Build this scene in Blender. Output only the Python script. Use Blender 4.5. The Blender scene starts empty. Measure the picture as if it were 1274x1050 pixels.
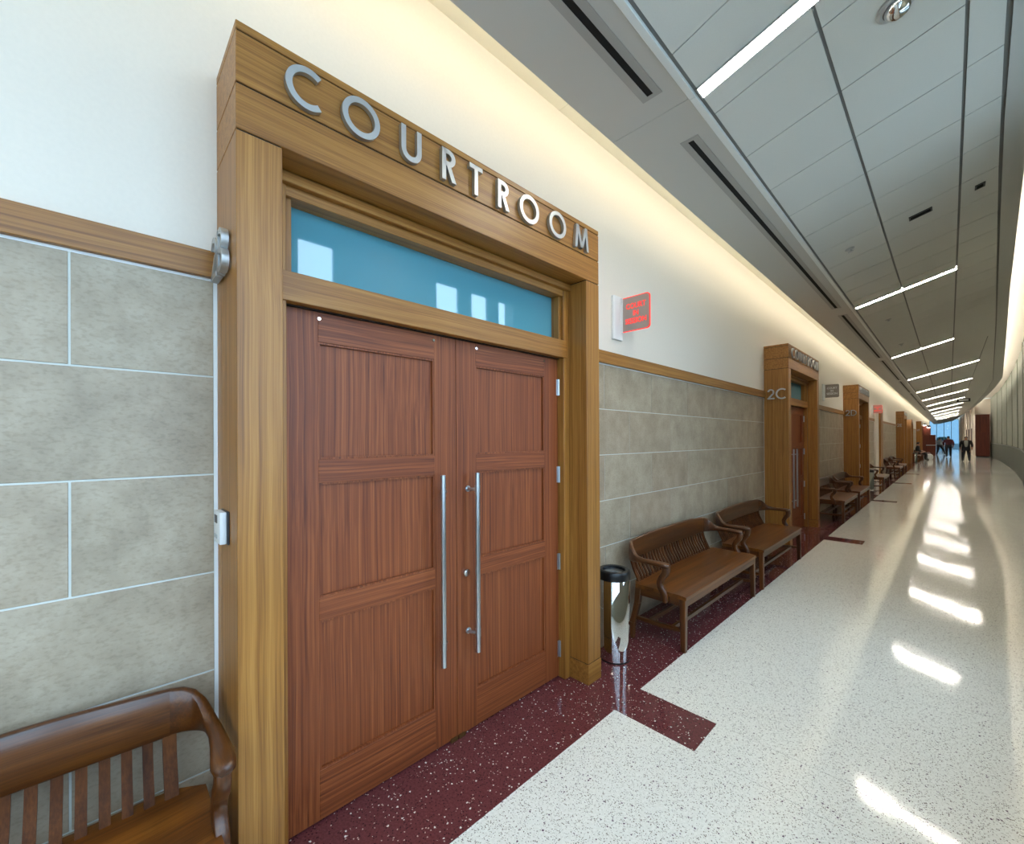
import bpy, bmesh, math, random
from mathutils import Vector, Matrix
random.seed(7)
scene = bpy.context.scene
C = scene.collection
R = math.radians

# ------------------------------------------------------------------ camera
CAM_F, CAM_YAW, CAM_PITCH, CAM_ROLL = 527.76, 0.8006, 0.0028, -0.0052
cam = bpy.data.cameras.new('camera')
cam.sensor_fit = 'HORIZONTAL'
cam.sensor_width = 36.0
cam.lens = CAM_F / 1274 * 36
cam.shift_x = 0.0
cam.shift_y = 20.89 / 1274
cam.clip_start = 0.02
cam.clip_end = 600
camo = bpy.data.objects.new('camera', cam)
C.objects.link(camo)
_f = Vector((-math.sin(CAM_YAW) * math.cos(CAM_PITCH), math.cos(CAM_YAW) * math.cos(CAM_PITCH), math.sin(CAM_PITCH)))
_r = Vector((math.cos(CAM_YAW), math.sin(CAM_YAW), 0))
_u = _r.cross(_f)
_r2 = math.cos(CAM_ROLL) * _r + math.sin(CAM_ROLL) * _u
_u2 = -math.sin(CAM_ROLL) * _r + math.cos(CAM_ROLL) * _u
camo.matrix_world = Matrix(((_r2.x, _u2.x, -_f.x, 2.1153), (_r2.y, _u2.y, -_f.y, 0.0), (_r2.z, _u2.z, -_f.z, 1.72), (0, 0, 0, 1)))
scene.camera = camo

# ------------------------------------------------------------------ world and exposure
SKY_STRENGTH = 4.2
SKY_COLOR = (0.60, 0.80, 1.0, 1)
LED_STRENGTH = 70.0
COVE_STRENGTH = 7.0
w = bpy.data.worlds.new('sky')
scene.world = w
w.use_nodes = True
w.node_tree.nodes['Background'].inputs[0].default_value = SKY_COLOR
w.node_tree.nodes['Background'].inputs[1].default_value = SKY_STRENGTH
vs = scene.view_settings
vs.view_transform = 'Standard'
vs.look = 'None'
vs.gamma = 1
vs.use_curve_mapping = False
vs.exposure = 1.0
scene.cycles.use_denoising = True
scene.cycles.max_bounces = 10
scene.cycles.diffuse_bounces = 5
scene.cycles.glossy_bounces = 5
scene.cycles.sample_clamp_indirect = 6
scene.cycles.caustics_reflective = False
scene.cycles.caustics_refractive = False


def portal(loc, size_y, size_z):
    l = bpy.data.lights.new('window_daylight', 'AREA')
    l.shape = 'RECTANGLE'
    l.size = size_z
    l.size_y = size_y
    l.cycles.is_portal = True
    o = bpy.data.objects.new('window_daylight', l)
    C.objects.link(o)
    o.location = loc
    o.rotation_euler = (0, R(90), 0)      # faces -x
    return o


# ------------------------------------------------------------------ materials
def lin(c):
    return tuple(((v / 255) / 12.92 if v / 255 <= .04045 else ((v / 255 + .055) / 1.055) ** 2.4) for v in c) + (1.0,)


def new_mat(name):
    m = bpy.data.materials.new(name)
    m.use_nodes = True
    nt = m.node_tree
    return m, nt, nt.nodes['Principled BSDF']


def N(nt, typ, **kw):
    n = nt.nodes.new(typ)
    for k, v in kw.items():
        setattr(n, k, v)
    return n


def ramp(nt, stops, interp='LINEAR'):
    n = nt.nodes.new('ShaderNodeValToRGB')
    cr = n.color_ramp
    cr.interpolation = interp
    while len(cr.elements) < len(stops):
        cr.elements.new(0.5)
    for e, (p, c) in zip(cr.elements, stops):
        e.position = p
        e.color = c
    return n


def plain(name, rgb, rough=.5, metal=0., noise=0.0, scale=30, spec=.5):
    m, nt, b = new_mat(name)
    b.inputs['Base Color'].default_value = lin(rgb)
    b.inputs['Roughness'].default_value = rough
    b.inputs['Metallic'].default_value = metal
    b.inputs['Specular IOR Level'].default_value = spec
    if noise:
        tc = N(nt, 'ShaderNodeTexCoord')
        nz = N(nt, 'ShaderNodeTexNoise')
        nz.inputs['Scale'].default_value = scale
        nz.inputs['Detail'].default_value = 4
        nt.links.new(tc.outputs['Object'], nz.inputs['Vector'])
        c = lin(rgb)
        rp = ramp(nt, [(.3, tuple(v * (1 - noise) for v in c[:3]) + (1,)), (.7, tuple(min(1, v * (1 + noise)) for v in c[:3]) + (1,))])
        nt.links.new(nz.outputs['Fac'], rp.inputs['Fac'])
        nt.links.new(rp.outputs['Color'], b.inputs['Base Color'])
    return m


def emit(name, rgb, strength):
    m, nt, b = new_mat(name)
    b.inputs['Base Color'].default_value = (.01, .01, .01, 1)
    b.inputs['Emission Color'].default_value = (*rgb, 1)
    b.inputs['Emission Strength'].default_value = strength
    return m


def wood(name, dark, mid, light, axis, rough=.4, across=22., along=.7, coat=0., ribbon=.5, fine=160.):
    """boards: fine streaks plus broad ribbon figure, running along the given axis"""
    m, nt, b = new_mat(name)
    L = nt.links.new
    tc = N(nt, 'ShaderNodeTexCoord')
    oi = N(nt, 'ShaderNodeObjectInfo')
    off = N(nt, 'ShaderNodeVectorMath', operation='SCALE')
    cmb = N(nt, 'ShaderNodeCombineXYZ')
    for i in range(3):
        L(oi.outputs['Random'], cmb.inputs[i])
    L(cmb.outputs[0], off.inputs[0])
    off.inputs['Scale'].default_value = 7.3
    add = N(nt, 'ShaderNodeVectorMath', operation='ADD')
    L(tc.outputs['Object'], add.inputs[0])
    L(off.outputs[0], add.inputs[1])
    # slow warp so streaks wander
    wz = N(nt, 'ShaderNodeTexNoise')
    wz.inputs['Scale'].default_value = 1.6
    wz.inputs['Detail'].default_value = 1
    L(add.outputs[0], wz.inputs['Vector'])
    wsc = N(nt, 'ShaderNodeVectorMath', operation='SCALE')
    wsc.inputs['Scale'].default_value = .022
    L(wz.outputs['Color'], wsc.inputs[0])
    add2 = N(nt, 'ShaderNodeVectorMath', operation='ADD')
    L(add.outputs[0], add2.inputs[0])
    L(wsc.outputs[0], add2.inputs[1])

    def streak(sc_across, sc_along, detail):
        mp = N(nt, 'ShaderNodeMapping')
        s = [sc_across] * 3
        s[axis] = sc_along
        mp.inputs['Scale'].default_value = s
        L(add2.outputs[0], mp.inputs['Vector'])
        nz = N(nt, 'ShaderNodeTexNoise')
        nz.inputs['Scale'].default_value = 1.0
        nz.inputs['Detail'].default_value = detail
        nz.inputs['Roughness'].default_value = .55
        L(mp.outputs[0], nz.inputs['Vector'])
        return nz
    a = streak(across, along, 3)
    f = streak(fine, along * 3, 2)
    mx = N(nt, 'ShaderNodeMix', data_type='FLOAT')
    mx.inputs[0].default_value = ribbon
    L(f.outputs['Fac'], mx.inputs[2])
    L(a.outputs['Fac'], mx.inputs[3])
    rp = ramp(nt, [(.32, lin(dark)), (.5, lin(mid)), (.68, lin(light))])
    L(mx.outputs[0], rp.inputs['Fac'])
    L(rp.outputs['Color'], b.inputs['Base Color'])
    b.inputs['Roughness'].default_value = rough
    b.inputs['Coat Weight'].default_value = coat
    b.inputs['Coat Roughness'].default_value = .12
    bp = N(nt, 'ShaderNodeBump')
    bp.inputs['Strength'].default_value = .06
    bp.inputs['Distance'].default_value = .004
    L(f.outputs['Fac'], bp.inputs['Height'])
    L(bp.outputs[0], b.inputs['Normal'])
    return m


OAK = ((114, 70, 25), (150, 101, 43), (175, 125, 60))
SAP = ((84, 34, 13), (124, 62, 28), (154, 88, 46))
oak = [wood('oak_grain_%s' % 'xyz'[i], *OAK, i, rough=.42, across=42, along=.5, ribbon=.55, fine=230) for i in range(3)]
sap = {i: wood('sapele_grain_%s' % 'xyz'[i], *SAP, i, rough=.5, across=95, along=.35, ribbon=.62, coat=.0, fine=260) for i in (1, 2)}
bench_wood = {i: wood('bench_wood_%s' % 'xyz'[i], (42, 19, 5), (74, 38, 10), (104, 60, 18), i, rough=.36, across=14, ribbon=.65, coat=.22) for i in range(3)}

seat_sheen_wood = wood('bench_seat_sheen_wood', (60, 29, 7), (98, 54, 15), (128, 77, 25), 1, rough=.32, across=14, ribbon=.65, coat=.15)  # wall light reflected on the seats is put into this more golden tone
slat_wood = wood('bench_slat_wood', (46, 22, 10), (76, 41, 18), (100, 58, 26), 2, rough=.6, across=14, ribbon=.65, coat=0)
slat_wood.node_tree.nodes['Principled BSDF'].inputs['Specular IOR Level'].default_value = .15


def terrazzo(name, base, base2, chips, scale, amount):
    m, nt, b = new_mat(name)
    L = nt.links.new
    tc = N(nt, 'ShaderNodeTexCoord')
    mp = N(nt, 'ShaderNodeMapping')
    L(tc.outputs['Object'], mp.inputs['Vector'])
    nz = N(nt, 'ShaderNodeTexNoise')
    nz.inputs['Scale'].default_value = 90
    nz.inputs['Detail'].default_value = 3
    L(mp.outputs[0], nz.inputs['Vector'])
    bc = ramp(nt, [(.35, lin(base)), (.65, lin(base2))])
    L(nz.outputs['Fac'], bc.inputs['Fac'])
    col = bc.outputs['Color']
    for k, (chip, sc, lo) in enumerate(chips):
        warp = N(nt, 'ShaderNodeTexNoise')
        warp.inputs['Scale'].default_value = sc * 1.7
        L(mp.outputs[0], warp.inputs['Vector'])
        ws = N(nt, 'ShaderNodeVectorMath', operation='SCALE')
        ws.inputs['Scale'].default_value = .9 / sc
        L(warp.outputs['Color'], ws.inputs[0])
        ad = N(nt, 'ShaderNodeVectorMath', operation='ADD')
        L(mp.outputs[0], ad.inputs[0])
        L(ws.outputs[0], ad.inputs[1])
        ad2 = N(nt, 'ShaderNodeVectorMath', operation='ADD')
        ad2.inputs[1].default_value = (k * 3.7, k * 1.3, k * .7)
        L(ad.outputs[0], ad2.inputs[0])
        v = N(nt, 'ShaderNodeTexVoronoi')
        v.inputs['Scale'].default_value = sc
        L(ad2.outputs[0], v.inputs['Vector'])
        sep = N(nt, 'ShaderNodeSeparateColor')
        L(v.outputs['Color'], sep.inputs[0])
        pick = N(nt, 'ShaderNodeMath', operation='LESS_THAN')
        L(sep.outputs[0], pick.inputs[0])
        pick.inputs[1].default_value = lo
        near = N(nt, 'ShaderNodeMath', operation='LESS_THAN')
        L(v.outputs['Distance'], near.inputs[0])
        near.inputs[1].default_value = .42
        mul = N(nt, 'ShaderNodeMath', operation='MULTIPLY')
        L(pick.outputs[0], mul.inputs[0])
        L(near.outputs[0], mul.inputs[1])
        mx = N(nt, 'ShaderNodeMix', data_type='RGBA')
        L(mul.outputs[0], mx.inputs[0])
        L(col, mx.inputs[6])
        mx.inputs[7].default_value = lin(chip)
        col = mx.outputs[2]
    L(col, b.inputs['Base Color'])
    b.inputs['Roughness'].default_value = .075
    b.inputs['Specular IOR Level'].default_value = .4
    wv = N(nt, 'ShaderNodeTexNoise')
    wv.inputs['Scale'].default_value = 2.2
    wv.inputs['Detail'].default_value = 2
    L(mp.outputs[0], wv.inputs['Vector'])
    bp = N(nt, 'ShaderNodeBump')
    bp.inputs['Strength'].default_value = .13
    bp.inputs['Distance'].default_value = .02
    L(wv.outputs['Fac'], bp.inputs['Height'])
    L(bp.outputs[0], b.inputs['Normal'])
    return m


white_terrazzo = terrazzo('white_terrazzo', (224, 223, 213), (238, 237, 229), [((112, 100, 90), 150, .14), ((150, 142, 128), 200, .18), ((92, 64, 84), 95, .025)], 1, 1)
red_terrazzo = terrazzo('red_terrazzo', (92, 46, 48), (108, 56, 58), [((56, 30, 34), 120, .22), ((196, 170, 160), 120, .05), ((228, 220, 212), 85, .03)], 1, 1)


def stone_tile():
    m, nt, b = new_mat('stone_wall_tile')
    L = nt.links.new
    tc = N(nt, 'ShaderNodeTexCoord')
    oi = N(nt, 'ShaderNodeObjectInfo')
    ge = N(nt, 'ShaderNodeNewGeometry')
    rnd = N(nt, 'ShaderNodeMath', operation='MULTIPLY')
    L(oi.outputs['Random'], rnd.inputs[0])
    rnd.inputs[1].default_value = 37
    cmb = N(nt, 'ShaderNodeCombineXYZ')
    L(rnd.outputs[0], cmb.inputs[0])
    L(rnd.outputs[0], cmb.inputs[1])
    add = N(nt, 'ShaderNodeVectorMath', operation='ADD')
    L(tc.outputs['Object'], add.inputs[0])
    L(cmb.outputs[0], add.inputs[1])
    n1 = N(nt, 'ShaderNodeTexNoise')
    n1.inputs['Scale'].default_value = 4.5
    n1.inputs['Detail'].default_value = 9
    n1.inputs['Roughness'].default_value = .68
    n1.inputs['Distortion'].default_value = .1
    L(add.outputs[0], n1.inputs['Vector'])
    rp = ramp(nt, [(.25, lin((142, 127, 108))), (.5, lin((165, 150, 129))), (.75, lin((182, 168, 148)))])
    L(n1.outputs['Fac'], rp.inputs['Fac'])
    mp = N(nt, 'ShaderNodeMapping')
    mp.inputs['Scale'].default_value = (60, 55, 110)
    L(add.outputs[0], mp.inputs['Vector'])
    n2 = N(nt, 'ShaderNodeTexNoise')
    n2.inputs['Scale'].default_value = 1
    n2.inputs['Detail'].default_value = 5
    L(mp.outputs[0], n2.inputs['Vector'])
    r2 = ramp(nt, [(.34, (.66, .64, .6, 1)), (.5, (1, 1, 1, 1))])
    L(n2.outputs['Fac'], r2.inputs['Fac'])
    mx = N(nt, 'ShaderNodeMix', data_type='RGBA', blend_type='MULTIPLY')
    mx.inputs[0].default_value = .45
    L(rp.outputs['Color'], mx.inputs[6])
    L(r2.outputs['Color'], mx.inputs[7])
    # each tile its own shade
    tone = ramp(nt, [(0, (.92, .88, .86, 1)), (.5, (1, 1, 1, 1)), (1, (.96, .98, .98, 1))])
    L(oi.outputs['Random'], tone.inputs['Fac'])
    m2 = N(nt, 'ShaderNodeMix', data_type='RGBA', blend_type='MULTIPLY')
    m2.inputs[0].default_value = 1
    L(mx.outputs[2], m2.inputs[6])
    L(tone.outputs['Color'], m2.inputs[7])
    L(m2.outputs[2], b.inputs['Base Color'])
    b.inputs['Roughness'].default_value = .5
    bp = N(nt, 'ShaderNodeBump')
    bp.inputs['Strength'].default_value = .12
    bp.inputs['Distance'].default_value = .004
    L(n2.outputs['Fac'], bp.inputs['Height'])
    L(bp.outputs[0], b.inputs['Normal'])
    return m


def pane_mat(name, tint, gloss_ior=1.5):
    m, nt, b = new_mat(name)
    L = nt.links.new
    out = nt.nodes['Material Output']
    nt.nodes.remove(b)
    tr = N(nt, 'ShaderNodeBsdfTransparent')
    tr.inputs[0].default_value = (*tint, 1)
    gl = N(nt, 'ShaderNodeBsdfGlossy')
    gl.inputs['Roughness'].default_value = .02
    fr = N(nt, 'ShaderNodeFresnel')
    fr.inputs[0].default_value = gloss_ior
    mx = N(nt, 'ShaderNodeMixShader')
    ge = N(nt, 'ShaderNodeNewGeometry')
    fm = N(nt, 'ShaderNodeMath', operation='SUBTRACT')
    fm.inputs[0].default_value = 1
    L(ge.outputs['Backfacing'], fm.inputs[1])
    fx = N(nt, 'ShaderNodeMath', operation='MULTIPLY')
    L(fr.outputs[0], fx.inputs[0])
    L(fm.outputs[0], fx.inputs[1])
    L(fx.outputs[0], mx.inputs[0])
    L(tr.outputs[0], mx.inputs[1])
    L(gl.outputs[0], mx.inputs[2])
    L(mx.outputs[0], out.inputs[0])
    return m


M = dict(
    tile=stone_tile(),
    grout=plain('pale_grout', (205, 208, 202), .7),
    plaster=plain('cream_plaster', (226, 218, 206), .75, noise=.015, scale=60),
    plaster_grey=plain('greygreen_plaster', (124, 128, 116), .7, noise=.03, scale=4),
    wainscot=plain('dark_wainscot', (78, 84, 76), .65, noise=.06, scale=6),
    cove=plain('cove_paint', (240, 237, 220), .7),
    soffit=plain('soffit_paint', (192, 193, 190), .55),
    ceil_tile=plain('ceiling_tile_white', (214, 214, 209), .8, noise=.02, scale=200),
    ceil_grid=plain('ceiling_reveal_grey', (120, 120, 118), .6),
    edge=plain('edge_trim_pale', (232, 236, 236), .3),
    black=plain('black_void', (6, 6, 6), .9),
    rubber=plain('black_plastic', (14, 14, 15), .35),
    diffuser_frame=plain('diffuser_grey', (160, 160, 158), .5),
    steel=plain('brushed_steel', (196, 200, 204), .28, 1.0),
    chrome=plain('polished_steel', (222, 222, 222), .05, 1.0),
    letter=plain('satin_metal_letter', (190, 192, 192), .48, 1.0),
    groove=plain('shadow_groove', (30, 18, 10), .8),
    white_plastic=plain('white_plastic', (222, 224, 224), .4),
    grey_acrylic=plain('smoky_acrylic', (150, 142, 136), .25),
    dark_plastic=plain('dark_plastic', (50, 50, 52), .4),
    pale_metal=plain('pale_metal', (188, 190, 190), .35, .4),
    bronze=plain('bronze_bolt', (120, 92, 54), .35, .8),
    led=emit('ceiling_led', (1.0, .93, .81), LED_STRENGTH),
    cove_led=emit('cove_led', (1.0, .94, .83), COVE_STRENGTH),
    slot_led=emit('slot_led', (1.0, .95, .84), 13),
    red_glow=emit('red_edge_light', (1.0, .02, .012), .9),
    lamp=emit('small_lamp', (1.0, .97, .9), 14),
    window_pane=pane_mat('clear_pane', (.95, .98, 1.0)),
    sky_dimming_pane=pane_mat('blue_sky_dimming_pane', (.22, .29, .33)),  # tint added so the sky in the end window does not burn out
    frame_dark=plain('window_frame_grey', (120, 124, 126), .4, .3),
    skin=plain('skin', (150, 104, 82), .55),
    hair=plain('dark_hair', (22, 18, 16), .6),
    dark_wood_panel=wood('dark_panel_wood', (66, 22, 9), (94, 34, 14), (116, 48, 22), 2, rough=.5, across=16),
)
# transom: reflected sky is put into the blue base colour, glossy finish
m, nt, b = new_mat('sky_reflection_transom')
b.inputs['Base Color'].default_value = lin((82, 146, 164))
b.inputs['Roughness'].default_value = .03
b.inputs['IOR'].default_value = 1.75
b.inputs['Specular IOR Level'].default_value = .6
M['transom'] = m


# ------------------------------------------------------------------ mesh building
class MB:
    def __init__(self):
        self.v, self.f = [], []

    def add(self, vs, fs):
        n = len(self.v)
        self.v += [tuple(p) for p in vs]
        self.f += [tuple(i + n for i in f) for f in fs]
        return self

    def box(self, x0, x1, y0, y1, z0, z1):
        return self.hexa([(x0, y0), (x1, y0), (x1, y1), (x0, y1)], z0, z1)

    def hexa(self, poly, z0, z1):
        """vertical prism over a plan polygon (counter-clockwise)"""
        n = len(poly)
        vs_ = [(x, y, z0) for x, y in poly] + [(x, y, z1) for x, y in poly]
        fs = [tuple(reversed(range(n))), tuple(range(n, 2 * n))] + [(i, (i + 1) % n, n + (i + 1) % n, n + i) for i in range(n)]
        return self.add(vs_, fs)

    def rings(self, rings, cap=True, closed=False):
        n = len(rings[0])
        vs_ = [p for r in rings for p in r]
        fs = []
        m_ = len(rings)
        for k in range(m_ if closed else m_ - 1):
            a, b_ = k * n, ((k + 1) % m_) * n
            for i in range(n):
                j = (i + 1) % n
                fs.append((a + i, a + j, b_ + j, b_ + i))
        if cap and not closed:
            fs += [tuple(reversed(range(n))), tuple(range((m_ - 1) * n, m_ * n))]
        return self.add(vs_, fs)

    def tube(self, path, radii, seg=10):
        path = [Vector(p) for p in path]
        if not hasattr(radii, '__len__'):
            radii = [radii] * len(path)
        rs = []
        for i, p in enumerate(path):
            t = (path[min(i + 1, len(path) - 1)] - path[max(i - 1, 0)]).normalized()
            u = t.cross(Vector((0, 0, 1)) if abs(t.z) < .9 else Vector((1, 0, 0))).normalized()
            w_ = t.cross(u)
            rs.append([p + radii[i] * (math.cos(a) * u + math.sin(a) * w_) for a in [2 * math.pi * k / seg for k in range(seg)]])
        return self.rings(rs)

    def bar(self, p, q, wp, wq=None, dp=None, dq=None):
        """square stick from p to q with half sizes"""
        p, q = Vector(p), Vector(q)
        wq = wq or wp
        dp = dp or wp
        dq = dq or wq
        t = (q - p).normalized()
        u = t.cross(Vector((0, 1, 0)) if abs(t.y) < .9 else Vector((0, 0, 1))).normalized()
        v_ = t.cross(u)
        rs = [[c + s1 * a * u + s2 * d * v_ for s1, s2 in ((-1, -1), (1, -1), (1, 1), (-1, 1))] for c, a, d in ((p, wp, dp), (q, wq, dq))]
        return self.rings(rs)

    def lathe(self, prof, seg=32, cx=0, cy=0):
        rs = [[(cx + r_ * math.cos(2 * math.pi * k / seg), cy + r_ * math.sin(2 * math.pi * k / seg), z) for k in range(seg)] for r_, z in prof]
        return self.rings(rs)

    def build(self, name, mat, parent=None, bevel=0., smooth=False, angle=35, segs=1):
        me = bpy.data.meshes.new(name)
        me.from_pydata(self.v, [], self.f)
        bm = bmesh.new()
        bm.from_mesh(me)
        bmesh.ops.recalc_face_normals(bm, faces=bm.faces)
        if bevel:
            ed = [e for e in bm.edges if len(e.link_faces) == 2 and e.calc_face_angle(0) > R(30)]
            bmesh.ops.bevel(bm, geom=ed, offset=bevel, segments=segs, affect='EDGES', profile=.6, clamp_overlap=True)
        bm.to_mesh(me)
        bm.free()
        if smooth:
            for p in me.polygons:
                p.use_smooth = True
            me.set_sharp_from_angle(angle=R(angle))
        me.materials.append(mat)
        o = bpy.data.objects.new(name, me)
        C.objects.link(o)
        if parent:
            o.parent = parent
        return o


def box(name, mat, parent, x0, x1, y0, y1, z0, z1, bevel=0., segs=1):
    return MB().box(x0, x1, y0, y1, z0, z1).build(name, mat, parent, bevel, segs=segs, smooth=bool(bevel) and segs > 1)


def empty(name, loc=(0, 0, 0), rz=0.):
    o = bpy.data.objects.new(name, None)
    C.objects.link(o)
    o.location = loc
    o.rotation_euler = (0, 0, rz)
    o.empty_display_size = .1
    return o


def tag(o, label, cat, group=None, kind=None):
    o['label'] = label
    o['category'] = cat
    if group:
        o['group'] = group
    if kind:
        o['kind'] = kind
    return o


def copy_tree(o, parent=None):
    c = o.copy()
    C.objects.link(c)
    c.parent = parent
    for ch in list(o.children):
        copy_tree(ch, c)
    return c


def interp(pts, y):
    if y <= pts[0][0]:
        return pts[0][1]
    for (a, b_), (c, d) in zip(pts, pts[1:]):
        if y <= c:
            t = (y - a) / (c - a)
            return b_ + (d - b_) * t
    return pts[-1][1]


# ---- lettering made of strokes (u to the reader's right, v up), unit letter height
def glyph_strokes(ch):
    w_ = .155
    def ring(cx, cy, rx, ry, a0, a1, n=28):
        return ('ring', cx, cy, rx, ry, a0, a1, n)
    def bar(x0, y0, x1, y1):
        return ('bar', x0, y0, x1, y1)
    G = {
        'C': (.95, [ring(.52, .5, .52, .52, 52, 308)]),
        'O': (1.06, [ring(.53, .5, .53, .53, 0, 360, 40)]),
        'U': (.68, [bar(.0775, 1, .0775, .33), bar(.6025, 1, .6025, .33), ring(.34, .34, .34, .34, 180, 360)]),
        'R': (.56, [bar(.0775, 0, .0775, 1), ring(.25, .73, .27, .27, -90, 90), bar(.07, .9225, .26, .9225), bar(.07, .5375, .26, .5375), bar(.24, .52, .47, 0)]),
        'T': (.56, [bar(.28, 0, .28, 1), bar(0, .9225, .56, .9225)]),
        'M': (1.0, [bar(.09, 0, .2, 1), bar(.2, .98, .5, .06), bar(.5, .06, .8, .98), bar(.8, 1, .91, 0)]),
        'B': (.56, [bar(.0775, 0, .0775, 1), ring(.26, .74, .26, .26, -90, 90), ring(.27, .27, .29, .27, -90, 90), bar(.07, .9225, .27, .9225), bar(.07, .5, .27, .5), bar(.07, .0775, .27, .0775)]),
        'D': (.8, [bar(.0775, 0, .0775, 1), ring(.28, .5, .52, .5, -90, 90), bar(.07, .9225, .3, .9225), bar(.07, .0775, .3, .0775)]),
        'E': (.5, [bar(.0775, 0, .0775, 1), bar(.07, .9225, .5, .9225), bar(.07, .5, .46, .5), bar(.07, .0775, .5, .0775)]),
        'F': (.5, [bar(.0775, 0, .0775, 1), bar(.07, .9225, .5, .9225), bar(.07, .5, .46, .5)]),
        '2': (.6, [ring(.3, .71, .29, .29, -35, 170), bar(.5, .56, .07, .07), bar(.02, .0775, .6, .0775)]),
    }
    return w_, G[ch]


def glyph(ch, place, h, depth, mat, name, parent, thin=1.0):
    """place(u, v, d) -> xyz; d from 0 (wall) to depth"""
    w_, (wid, strokes) = glyph_strokes(ch)
    w_ *= thin
    mb = MB()
    for s in strokes:
        if s[0] == 'bar':
            _, x0, y0, x1, y1 = s
            dx, dy = x1 - x0, y1 - y0
            ln = math.hypot(dx, dy)
            if abs(dx) > .05 and abs(dy) > .05:      # slanted stroke keeps level ends
                hw = w_ / 2 * ln / abs(dy)
                q = [(x0 - hw, y0), (x0 + hw, y0), (x1 + hw, y1), (x1 - hw, y1)]
            else:
                nx, ny = -dy / ln * w_ / 2, dx / ln * w_ / 2
                q = [(x0 + nx, y0 + ny), (x0 - nx, y0 - ny), (x1 - nx, y1 - ny), (x1 + nx, y1 + ny)]
            mb.rings([[place(u * h, v * h, d) for u, v in q] for d in (0, depth)])
        else:
            _, cx, cy, rx, ry, a0, a1, n = s
            rs = []
            full = a1 - a0 >= 360
            for k in range(n if full else n + 1):
                a = R(a0 + (a1 - a0) * k / n)
                ca, sa = math.cos(a), math.sin(a)
                o_ = (cx + rx * ca, cy + ry * sa)
                i_ = (cx + (rx - w_) * ca, cy + (ry - w_) * sa)
                rs.append([place(o_[0] * h, o_[1] * h, 0), place(o_[0] * h, o_[1] * h, depth), place(i_[0] * h, i_[1] * h, depth), place(i_[0] * h, i_[1] * h, 0)])
            mb.rings(rs, closed=full)
    return mb.build(name, mat, parent, smooth=True, angle=30), wid * h


def text_mesh(txt, size, mat, name, parent, align='CENTER', bold=.0, spacing=1.0):
    cu = bpy.data.curves.new(name, 'FONT')
    cu.body = txt
    cu.size = size
    cu.align_x = align
    cu.align_y = 'CENTER'
    cu.offset = bold
    cu.space_line = spacing
    cu.extrude = .0008
    to = bpy.data.objects.new(name, cu)
    C.objects.link(to)
    dg = bpy.context.evaluated_depsgraph_get()
    me = bpy.data.meshes.new_from_object(to.evaluated_get(dg))
    bpy.data.objects.remove(to)
    bpy.data.curves.remove(cu)
    me.name = name
    me.materials.clear()
    me.materials.append(mat)
    o = bpy.data.objects.new(name, me)
    C.objects.link(o)
    o.parent = parent
    return o


# ------------------------------------------------------------------ plan of the corridor
PORTALS = [(0.349, '2B'), (7.82, '2C'), (15.28, '2D'), (32.5, '2E'), (53.6, '2F')]
PW = 2.25
ARCH_Y = 38.9
PIER = (22.35, 24.3)
L3 = [(-9, 2.2), (0, 2.28), (3.64, 2.36), (5.65, 2.44), (9.2, 2.61), (14.2, 2.85), (31, 3.6), (36, 3.66), (41, 3.68), (49, 3.64), (58, 3.48), (66, 3.28), (83, 2.6), (92, 2.2)]
EDGE_OFF = [(-9, .15), (12, .15), (32, .32), (49, .25), (92, .22)]
WALLR = [(-9, 2.74), (0, 2.80), (5, 2.95), (8.5, 3.12), (14, 3.42), (20, 3.76), (26, 4.12), (33, 4.42), (41, 4.62), (49, 4.76), (57, 4.70)]
FARR = [(57, 3.74), (75.6, 3.36), (91, 3.1)]
Y_BACK, Y_END = -8.6, 91.0
CS = .28                                  # ceiling slope
def ceil_z(x):
    return 3.80 + CS * (x - 1.074)

# ------------------------------------------------------------------ floor
XW, XB = .6216, 1.127
BARS = [(-4.15, -3.82), (2.346, 2.668), (8.82, 9.17), (15.15, 15.5), (21.65, 22.0), (27.45, 27.8), (32.75, 33.1), (39.2, 39.5), (45.7, 46.0), (52.2, 52.5)]
def floor_right(y):
    return interp(WALLR, y) + .05 if y <= 57 else interp(FARR, y) + .3

fl = MB()
ys = [Y_BACK + 2 * k for k in range(51)]
fl.hexa([(-.25, Y_BACK - .2), (6.2, Y_BACK - .2), (6.2, Y_END + .2), (-.25, Y_END + .2)], -.30, -.03)
floor = fl.build('floor', M['grout'])
floor['kind'] = 'structure'
cuts = sorted([Y_BACK] + [y for b_ in BARS for y in b_] + [Y_END])
GAP = .0012
for a, b_ in zip(cuts, cuts[1:]):
    is_bar = any(abs(a - q[0]) < 1e-6 for q in BARS)
    x0 = XB if is_bar else XW
    yy = [a + GAP] + [y for y in range(math.ceil(a + .2), math.floor(b_ - .2) + 1, 3)] + [b_ - GAP]
    MB().hexa([(x0 + GAP, yy[0])] + [(6.0 if y <= 57 else 5.2, y) for y in yy] + [(x0 + GAP, yy[-1])], -.03, 0).build('terrazzo_panel', white_terrazzo, floor)
    if is_bar:
        box('inlay_bar', red_terrazzo, floor, XW - .0005, XB - GAP, a + GAP, b_ - GAP, -.03, 0)
box('border_strip', red_terrazzo, floor, -.2, XW - GAP, Y_BACK, Y_END, -.03, 0)

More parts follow.
